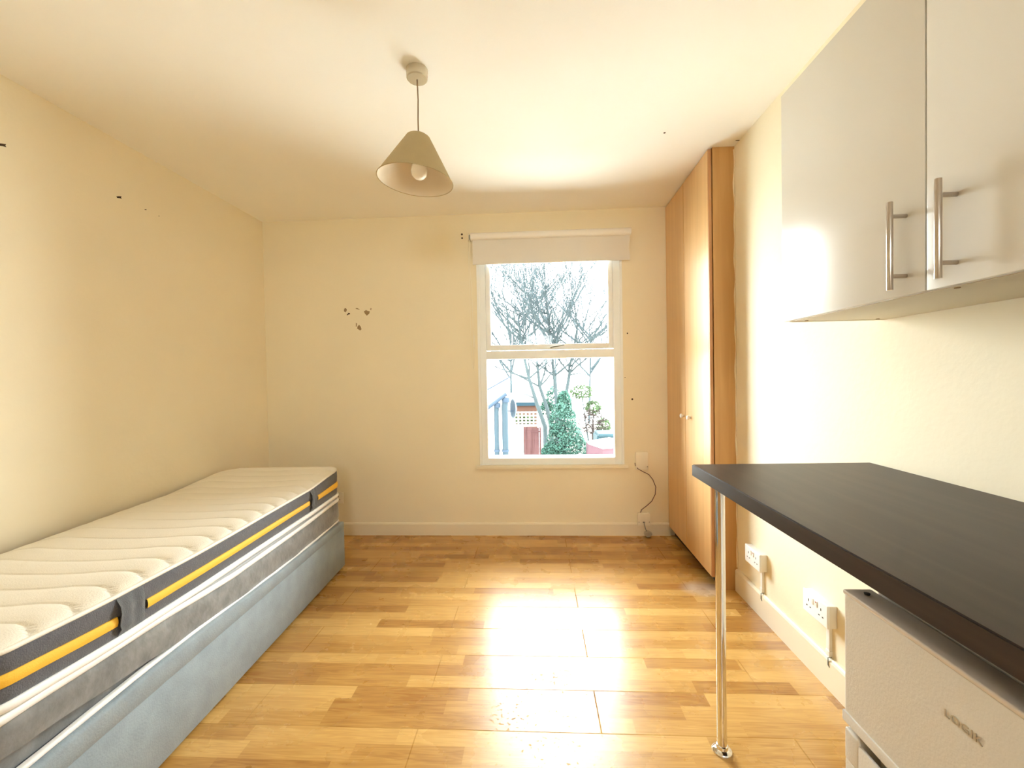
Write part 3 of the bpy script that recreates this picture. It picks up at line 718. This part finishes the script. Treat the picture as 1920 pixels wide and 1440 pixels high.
double_socket(2.150, .243, 'farther white double socket on the right wall, beside the wardrobe', 'white cable trunking below the double socket beside the wardrobe')

# ================================================================ FITTINGS on the window wall
bm = bmesh.new(); box(bm, .757, .849, YB - .022, YB - .0005, .506, .640, .004, 2)
t = thing('junction_box', 'cream blank junction box on the wall right of the sill', 'junction box', (.803, YB - .01, .506))
obj('box_cover', bm, M_cream, t, smooth=35)
bm = bmesh.new()
for (x, z) in ((.842, .530),): lathe(bm, [(0, -.0228), (.003, -.0228), (.003, -.018), (0, -.018)], (x, YB, z), 'y', 10)
obj('cover_screw', bm, M_dark, t)
cab_p = [at(1190.5, 868, YB - .012), at(1191, 872, YB - .012), at(1196, 879, YB - .024), at(1205, 884, YB - .026), at(1217, 890, YB - .02), at(1224, 899, YB - .012), at(1229.5, 913, YB - .012), at(1228.5, 927, YB - .012), at(1222, 940, YB - .012), at(1212, 949, YB - .012), at(1203, 955.5, YB - .014), at(1201, 961, YB - .012)]
bm = bmesh.new(); tube(bm, cab_p, .0026, 8); tag(obj('data_cable', bm, M_purple, smooth=60), 'thin purple cable curving between the two cream boxes by the wardrobe', 'cable')
t = thing('outlet_plate', 'cream flex outlet plate just above the far skirting board', 'outlet', (.81, YB - .01, .084))
obj('plate', B(.764, .856, YB - .034, YB - .0155, .084, .177, .004, 2), M_cream, t, smooth=35)
obj('back_box', B(.768, .852, YB - .016, YB - .0005, .0995, .174, .002), M_cream, t, smooth=35)
bm = bmesh.new(); box(bm, .800, .816, YB - .0355, YB - .033, .107, .114); obj('flex_hole', bm, M_dark, t)
for x in (.772, .848):
    bm = bmesh.new(); lathe(bm, [(0, -.0348), (.0028, -.0348), (.0028, -.03), (0, -.03)], (x, YB, .112), 'y', 10); obj('plate_screw', bm, M_dark, t)
t = thing('power_plug', 'grey plug hanging on a short flex against the far skirting', 'plug', (.835, YB - .04, .01))
bm = bmesh.new(); pr = [at(1207.5, 979, YB - .040), at(1208.5, 984, YB - .046), at(1210, 990, YB - .046), at(1212, 996, YB - .046)]
tube(bm, pr, .0034, 8); obj('flex', bm, M_grey, t, smooth=60)
bm = bmesh.new(); c = at(1214.5, 1003, YB - .045)
poly = [(-.020, .020), (.004, .030), (.032, .014), (.030, -.002), (.004, -.024), (-.012, -.020), (-.026, -.002)]
prism(bm, poly, lambda p: (c.x + p[0], YB - .062, c.z + p[1] * .8 + .005), lambda p: (c.x + p[0], YB - .024, c.z + p[1] * .8 + .005))
bmesh.ops.bevel(bm, geom=list(bm.edges), offset=.003, segments=2, affect='EDGES')
M_plug = mat('grey plug', (0.45, 0.42, 0.34), 0.5); obj('plug_body', bm, M_plug, t, smooth=40)
# single socket behind the bed
sp = thing('wall_socket', 'small cream socket on the far wall half hidden behind the mattress', 'socket', (-1.565, YB - .01, .243))
obj('face_plate', B(-1.612, -1.526, YB - .012, YB - .0005, .252, .338, .003, 2), M_cream, sp, smooth=35)
bm = bmesh.new(); c = -1.566
box(bm, c - .0022, c + .0022, YB - .0130, YB - .011, .304, .313); box(bm, c - .0145, c - .007, YB - .013, YB - .011, .281, .2855); box(bm, c + .007, c + .0145, YB - .013, YB - .011, .281, .2855)
obj('pin_holes', bm, M_dark, sp)
obj('rocker_switch', B(-1.545, -1.535, YB - .014, YB - .0115, .302, .322, .001), M_cream, sp)

# ================================================================ OUTSIDE
GZ = -3.2
E_lawn = mat('pale paving ground', (0.60, 0.60, 0.56), 0.95, var=0.3)
E_brick = mat('pale render', (0.42, 0.38, 0.33), 0.9, var=0.15, vscale=8)
E_roof = mat('slate roof', (0.35, 0.38, 0.42), 0.8, var=0.1)
E_pipe = mat('blue grey downpipe', (0.013, 0.021, 0.027), 0.6)
E_gut = mat('gutter', (0.014, 0.022, 0.034), 0.6)
E_gate = wood('brown gate boards', (0.022, 0.0085, 0.0085), (0.045, 0.022, 0.022), 0.8, 'z', fine=14)
E_teal = mat('teal roof edge', (0.005, 0.014, 0.020), 0.7)
E_redb = mat('red brick gable', (0.032, 0.016, 0.011), 0.9, var=.2)
E_bark = mat('grey bark', (0.018, 0.024, 0.025), 0.9, var=.3, vscale=5)
E_bark2 = mat('far bark', (0.019, 0.026, 0.029), 0.9, var=.3, vscale=5)
E_leaf = mat('holly leaves', (0.016, 0.040, 0.030), 0.6, var=.8, vscale=4)
E_leaf2 = mat('yellow green leaves', (0.020, 0.034, 0.013), 0.7, var=.6, vscale=4)
E_twig = mat('reddish twigs', (0.018, 0.013, 0.012), 0.9, var=.4, vscale=6)
E_pink = mat('faded red shed boards', (0.050, 0.024, 0.029), 0.8, var=.15)
E_felt = mat('pale shed roof felt', (0.5, 0.5, 0.5), 0.9)
E_blue = mat('blue tarpaulin', (0.012, 0.026, 0.031), 0.6, var=.3)
struct('ground', B(-45, 45, -40, 75, GZ - .1, GZ), E_lawn, label='garden ground outside')

TWIG = [.0042]
def branch(bm, p, d, L, r, depth, rnd, up=.25, spread=.5, n=4, seg=4):
    pts = [p]; rad = [r]; q = p.copy(); dd = d.copy()
    for i in range(seg):
        dd = (dd + Vector((rnd.uniform(-.16, .16), rnd.uniform(-.16, .16), rnd.uniform(-.05, .12) + up * .1))).normalized()
        q = q + dd * L / seg; pts.append(q.copy()); rad.append(max(TWIG[0], r * (1 - .45 * (i + 1) / seg)))
    rad[0] = max(TWIG[0], r)
    tube(bm, pts, rad, n if depth > 1 else 3, cap=False)
    if depth <= 0: return
    for k in range(rnd.choice((3, 4, 4))):
        i = rnd.randint(1, seg); a = rnd.uniform(0, 2 * math.pi)
        side = Vector((math.cos(a), math.sin(a) * .6, rnd.uniform(-.1, .5)))
        nd = (dd + side * spread * rnd.uniform(.7, 1.3) + Vector((0, 0, up))).normalized()
        branch(bm, pts[i], nd, L * rnd.uniform(.55, .8), rad[i] * .62, depth - 1, rnd, up, spread, n, seg)

rnd = random.Random(3)
bm = bmesh.new(); Y0 = 15.0
stems = [[(1026, 862), (1022, 800), (1005, 752), (992, 710), (984, 675), (978, 640), (972, 605)],
         [(1038, 862), (1033, 795), (1024, 760), (1012, 725), (1008, 690), (1006, 650), (1002, 612)],
         [(1045, 862), (1044, 790), (1043, 750), (1039, 705), (1034, 660), (1031, 625), (1027, 590)],
         [(1049, 862), (1050, 770), (1062, 735), (1068, 700), (1067, 690), (1076, 655), (1083, 610)]]
for si, st in enumerate(stems):
    P = [at(x, y, Y0 + .25 * si) for x, y in st]; P[0].z = GZ + .02
    Rr = [.10, .085, .07, .06, .05, .045, .035]
    tube(bm, P, Rr, 7)
    for i in range(3, 7):
        for k in range(4 if i > 4 else 3):
            a = rnd.uniform(0, 6.28); d = Vector((math.cos(a) * .95, math.sin(a) * .35, rnd.uniform(.35, 1.0))).normalized()
            branch(bm, P[i], d, 1.4 if i < 5 else 2.3, Rr[i] * .6, 3, rnd, up=.12, spread=.7)
tube(bm, [at(1068, 703, 15.6), at(1085, 700, 15.6), at(1105, 704, 15.7), at(1118, 712, 15.8)], [.03, .025, .018, .008], 5)
tube(bm, [at(1003, 747, 15.1), at(990, 741, 15), at(973, 736, 15), at(960, 742, 15)], [.03, .02, .015, .008], 5)
tag(obj('bare_tree', bm, E_bark), 'leafless multi-stemmed tree in the middle of the garden outside', 'tree')
def far_tree(px, py0, py1, Y, seed, label):
    rnd = random.Random(seed); bm = bmesh.new(); TWIG[0] = .00032 * Y
    base = at(px, py0, Y); top = at(px + rnd.uniform(-6, 6), py1, Y); g = Vector((base.x, Y, GZ + .02))
    P = [g, g.lerp(top, .4), g.lerp(top, .75), top]; tube(bm, P, [.10, .075, .06, .045], 6)
    for i in range(11):
        a = rnd.uniform(0, 6.28); d = Vector((math.cos(a) * .7, math.sin(a) * .35, rnd.uniform(.45, 1))).normalized()
        branch(bm, P[2].lerp(P[3], rnd.uniform(-.6, 1)), d, 2.9 * Y / 22, .05 * Y / 22, 4 if i % 3 == 0 else 3, rnd, up=.15, spread=.65)
    tag(obj('bare_tree', bm, E_bark2), label, 'tree')
# far trees
far_tree(958, 760, 625, 22, 11, 'leafless tree behind the left side of the window view')
far_tree(1103, 760, 628, 29, 23, 'leafless tree behind the right side of the window view')
far_tree(1045, 760, 600, 36, 31, 'farthest leafless tree behind the middle stems in the window view')

def leaves(blobs, n, size, seed, m, name, label, cat, stem=True):
    rnd = random.Random(seed); bm = bmesh.new()
    for i in range(n):
        c, r = rnd.choice(blobs)
        while True:
            v = Vector((rnd.uniform(-1, 1), rnd.uniform(-1, 1), rnd.uniform(-1, 1)))
            if v.length < 1: break
        v = v.normalized() * (v.length ** .45)
        p = c + Vector((v.x * r[0], v.y * r[1], v.z * r[2]))
        a = Vector((rnd.uniform(-1, 1), rnd.uniform(-1, 1), rnd.uniform(-1, 1))).normalized(); b = a.orthogonal().normalized(); s = size * rnd.uniform(.6, 1.4)
        bm.faces.new([bm.verts.new(p + a * s), bm.verts.new(p + b * s * .5), bm.verts.new(p - a * s), bm.verts.new(p - b * s * .5)])
    root = thing(name, label, cat, (blobs[0][0].x, blobs[0][0].y, GZ))
    obj('foliage', bm, m, root)
    bm = bmesh.new(); c = blobs[0][0]
    for c2, r in blobs: tube(bm, [(c.x, c.y, GZ), (c2.x, c2.y, c2.z)], [.05, .02], 5)
    obj('stem', bm, E_bark, root)
    return root
def bl_(px, py, Y, rx, rz, ry=None):
    k = Y / F_PX; return (at(px, py, Y), (rx * k, (ry or rx) * k * .8, rz * k))
leaves([bl_(1060, 825, 13, 34, 38), bl_(1055, 790, 13, 26, 34), bl_(1075, 845, 13, 30, 30), bl_(1035, 850, 13, 20, 22), bl_(1058, 758, 13.2, 14, 26)], 9000, .042, 5, E_leaf, 'holly_bush', 'large dark green leafy bush in the garden, seen low in the window', 'bush')
leaves([bl_(1037, 748, 20.8, 14, 26), bl_(1024, 766, 20.8, 12, 14)], 900, .08, 6, E_leaf, 'conifer', 'dark green conifer behind the bare stems in the garden', 'tree')
leaves([bl_(1112, 765, 18, 16, 14), bl_(1132, 800, 18, 12, 18), bl_(1090, 735, 18, 22, 14)], 900, .07, 8, E_leaf2, 'leafy_shrub', 'yellow-green shrub behind the twiggy bush, right side of the window view', 'bush')
rnd = random.Random(9); bm = bmesh.new()
c = at(1112, 815, 16.5)
for i in range(110):
    a = rnd.uniform(0, 6.28); d = Vector((math.cos(a), math.sin(a) * .5, rnd.uniform(-.2, 1.0))).normalized()
    p = at(rnd.uniform(1092, 1130), rnd.uniform(775, 815), 16.5); q = p + d * rnd.uniform(.25, .6); tube(bm, [p, (p + q) / 2 + Vector((0, 0, .06)), q], [.016, .012, .005], 3)
tube(bm, [(c.x, c.y, GZ), c, c + Vector((0, 0, .6))], [.06, .05, .03], 6)
tag(obj('twiggy_bush', bm, E_twig), 'leafless brown twiggy bush to the right of the green bush outside', 'bush')
# long garden wall with trellis and gate
gy = 19.0
a, b = at(955, 797, gy), at(1075, 797, gy)
bm = bmesh.new(); gl, gr = at(981, 800, gy), at(1016, 800, gy)
box(bm, a.x - 2, gl.x, gy, gy + .2, GZ, a.z); box(bm, gr.x, b.x + 6, gy, gy + .2, GZ, a.z); box(bm, gl.x, gr.x, gy, gy + .2, gl.z, a.z)
tag(obj('garden_wall', bm, E_brick), 'pale garden wall running behind the gate', 'wall')
t = thing('garden_gate', 'brown boarded garden gate in the pale wall outside', 'gate', ((gl.x + gr.x) / 2, gy, GZ))
bm = bmesh.new(); n = 8
for i in range(n):
    x0 = gl.x + .03 + (gr.x - gl.x - .06) * i / n; box(bm, x0 + .004, x0 + (gr.x - gl.x - .06) / n - .004, gy - .04, gy - .01, GZ + .03, gl.z - .03 + .02 * math.sin(i))
obj('gate_boards', bm, E_gate, t)
bm = bmesh.new(); box(bm, gl.x + .03, gr.x - .03, gy - .055, gy - .04, gl.z - .25, gl.z - .18); obj('gate_rail', bm, E_gate, t)
bm = bmesh.new(); tz0, tz1 = a.z, at(960, 772, gy).z; x = a.x - .3; 
while x < b.x + .3: box(bm, x, x + .05, gy + .06, gy + .08, tz0, tz1); x += .17
z = tz0 + .08
while z < tz1: box(bm, a.x - .3, b.x + .3, gy + .05, gy + .07, z, z + .05); z += .15
E_trel = mat('pale trellis', (0.35, 0.33, 0.28), .9); tag(obj('trellis', bm, E_trel), 'pale square trellis on top of the garden wall', 'trellis')
leaves([bl_(975, 786, 19.45, 16, 9, 5), bl_(990, 788, 19.45, 14, 7, 5)], 350, .06, 12, E_leaf2, 'climbing_plant', 'sparse yellow-green climber growing through the garden trellis', 'plant')
# outbuilding with teal roof edge
t = thing('outbuilding', 'low outbuilding with a teal roof edge behind the trellis', 'building', (at(985, 760, 24).x, 24, GZ))
a0, a1 = at(966, 756, 24), at(1007, 758, 24); zt = a0.z
obj('wall', B(a0.x, a1.x, 24, 27, GZ, zt - .15), E_redb, t)
obj('roof_edge', B(a0.x - .1, a1.x + .1, 23.85, 24.0, zt - .15, zt + .06), E_teal, t)
bm = bmesh.new(); prism(bm, [(23.85, zt + .06), (27.1, zt + .06), (25.6, zt + .55)], lambda p: (a0.x - .1, p[0], p[1]), lambda p: (a1.x + .1, p[0], p[1])); obj('roof', bm, E_felt, t)
# neighbouring extension with gutter and two downpipes, left
ny = 8.0
t = thing('neighbour_extension', 'white rendered house extension at the left edge of the window view', 'building', (at(905, 800, ny).x, ny, GZ))
wx1 = at(941, 760, ny).x; ez = at(925, 757, ny).z
ext = t
E_rend = mat('white render', (0.6, 0.62, 0.64), .9)
obj('wall', B(wx1 - 3.2, wx1, ny, ny + 5, GZ, ez), E_rend, t)
e0, e1 = at(905, 770, ny - .2), at(950, 736, ny - .2); rt0, rt1 = at(905, 743, ny + 1.6), at(956, 714, ny + 1.6)
bm = bmesh.new(); e0b = e0 + (e0 - e1) * 2.2; rt0b = rt0 + (rt0 - rt1) * 2.2
vs = [e0b, e1, rt1, rt0b]; lo = [bm.verts.new(v) for v in vs]; hi = [bm.verts.new(v + Vector((0, 0, .07))) for v in vs]
bm.faces.new(lo); bm.faces.new(hi[::-1])
for i in range(4): j = (i + 1) % 4; bm.faces.new((lo[i], hi[i], hi[j], lo[j]))
obj('roof', bm, E_roof, t)
bm = bmesh.new(); tube(bm, [e0b + Vector((0, -.06, -.02)), e1 + Vector((0, -.06, -.02))], .035, 8); obj('gutter', bm, E_gut, t); bm = bmesh.new(); tube(bm, [rt0b + Vector((0, 0, .08)), rt1 + Vector((0, 0, .08))], .025, 6); obj('ridge_trim', bm, E_gut, t)
def pipe(px0, px1, pyt, r, label):
    p = at((px0 + px1) / 2, pyt, ny - .2); bm = bmesh.new(); tube(bm, [(p.x, p.y, GZ), (p.x, p.y, p.z - .15), (p.x + .02, p.y, p.z)], r, 12)
    dp = obj('downpipe', bm, E_pipe, ext, smooth=60); dp['label'] = label
    bm = bmesh.new(); lathe(bm, [(r + .012, -.04), (r + .016, 0), (r + .012, .04), (r - .01, .05), (r - .01, -.05)], (p.x + .02, p.y, p.z - .03), n=16, closed=True); obj('hopper', bm, E_gut, dp)
    bm = bmesh.new(); z = at(px0, 845, ny - .2).z; lathe(bm, [(r, -.02), (r + .012, -.02), (r + .012, .02), (r, .02)], (p.x, p.y, z), n=16, closed=True); obj('pipe_clip', bm, E_gut, dp)
pipe(940.5, 952, 747, .058, 'wider dark blue-grey downpipe'); pipe(926, 934.5, 757, .045, 'thinner blue-grey downpipe')
t = thing('satellite_dish', 'pale blue satellite dish on the corner beside the downpipes', 'dish', at(962, 780, 9.0))
c = at(963, 766, 9.0); bm = bmesh.new(); lathe(bm, [(0, .06), (.06, .05), (.11, .02), (.14, -.02), (.135, -.025), (.10, .01), (.05, .04), (0, .05)], (0, 0, 0), 'x', 24)
bmesh.ops.transform(bm, matrix=Matrix.Translation(c) @ Matrix.Rotation(.5, 4, 'Z') @ Matrix.Scale(1.5, 4, (0, 0, 1)), verts=bm.verts)
E_dish = mat('dish enamel', (0.03, 0.04, 0.05), .5); obj('reflector', bm, E_dish, t, smooth=50)
bm = bmesh.new(); tube(bm, [c + Vector((0, 0, -.05)), c + Vector((-.22, -.02, -.05)), (wx1 + .005, 8.9, c.z - .05)], .014, 6); obj('mount_arm', bm, E_gut, t)
# pink shed, right
sy = 11.0
t = thing('garden_shed', 'faded red shed with a white pitched roof, lower right of the window', 'shed', (at(1130, 850, sy).x, sy, GZ))
apx = at(1130, 842, sy); L_, R2 = at(1103, 826, sy + .8), at(1162, 838, sy)
bm = bmesh.new(); base = [(L_.x, L_.y), (apx.x, apx.y), (R2.x + .5, sy + .3), (R2.x + .5, sy + 1.3), (L_.x, sy + 1.3)]
prism(bm, base, lambda p: (p[0], p[1], GZ), lambda p: (p[0], p[1], apx.z)); obj('wall', bm, E_pink, t)
bm = bmesh.new(); pk = at(1128, 820, sy + .7)
vs = [bm.verts.new((p[0] * 1.0, p[1] - .04, apx.z + .01)) for p in base]; vp = bm.verts.new((pk.x + .2, sy + .7, pk.z)); 
for i in range(5): bm.faces.new((vs[i], vs[(i + 1) % 5], vp))
bm.faces.new(vs[::-1]); obj('roof', bm, E_felt, t)
bm = bmesh.new(); p, q = at(1119, 812, 15), at(1150, 820, 15)
box(bm, p.x, q.x + .3, 15, 16, GZ, p.z - .1, .05); box(bm, p.x + .05, q.x + .3, 14.9, 16, p.z - .13, p.z - .02, .03); tag(obj('covered_table', bm, E_blue), 'blue covered garden table behind the red shed', 'table')

for m_ in (E_lawn, E_brick, E_roof, E_pipe, E_gut, E_gate, E_teal, E_redb, E_bark, E_bark2, E_leaf, E_leaf2, E_twig, E_pink, E_felt, E_blue, E_trel, E_rend, E_dish):
    m_.node_tree.nodes['Principled BSDF'].inputs['Specular IOR Level'].default_value = 0.08   # weathered, matt outdoor surfaces
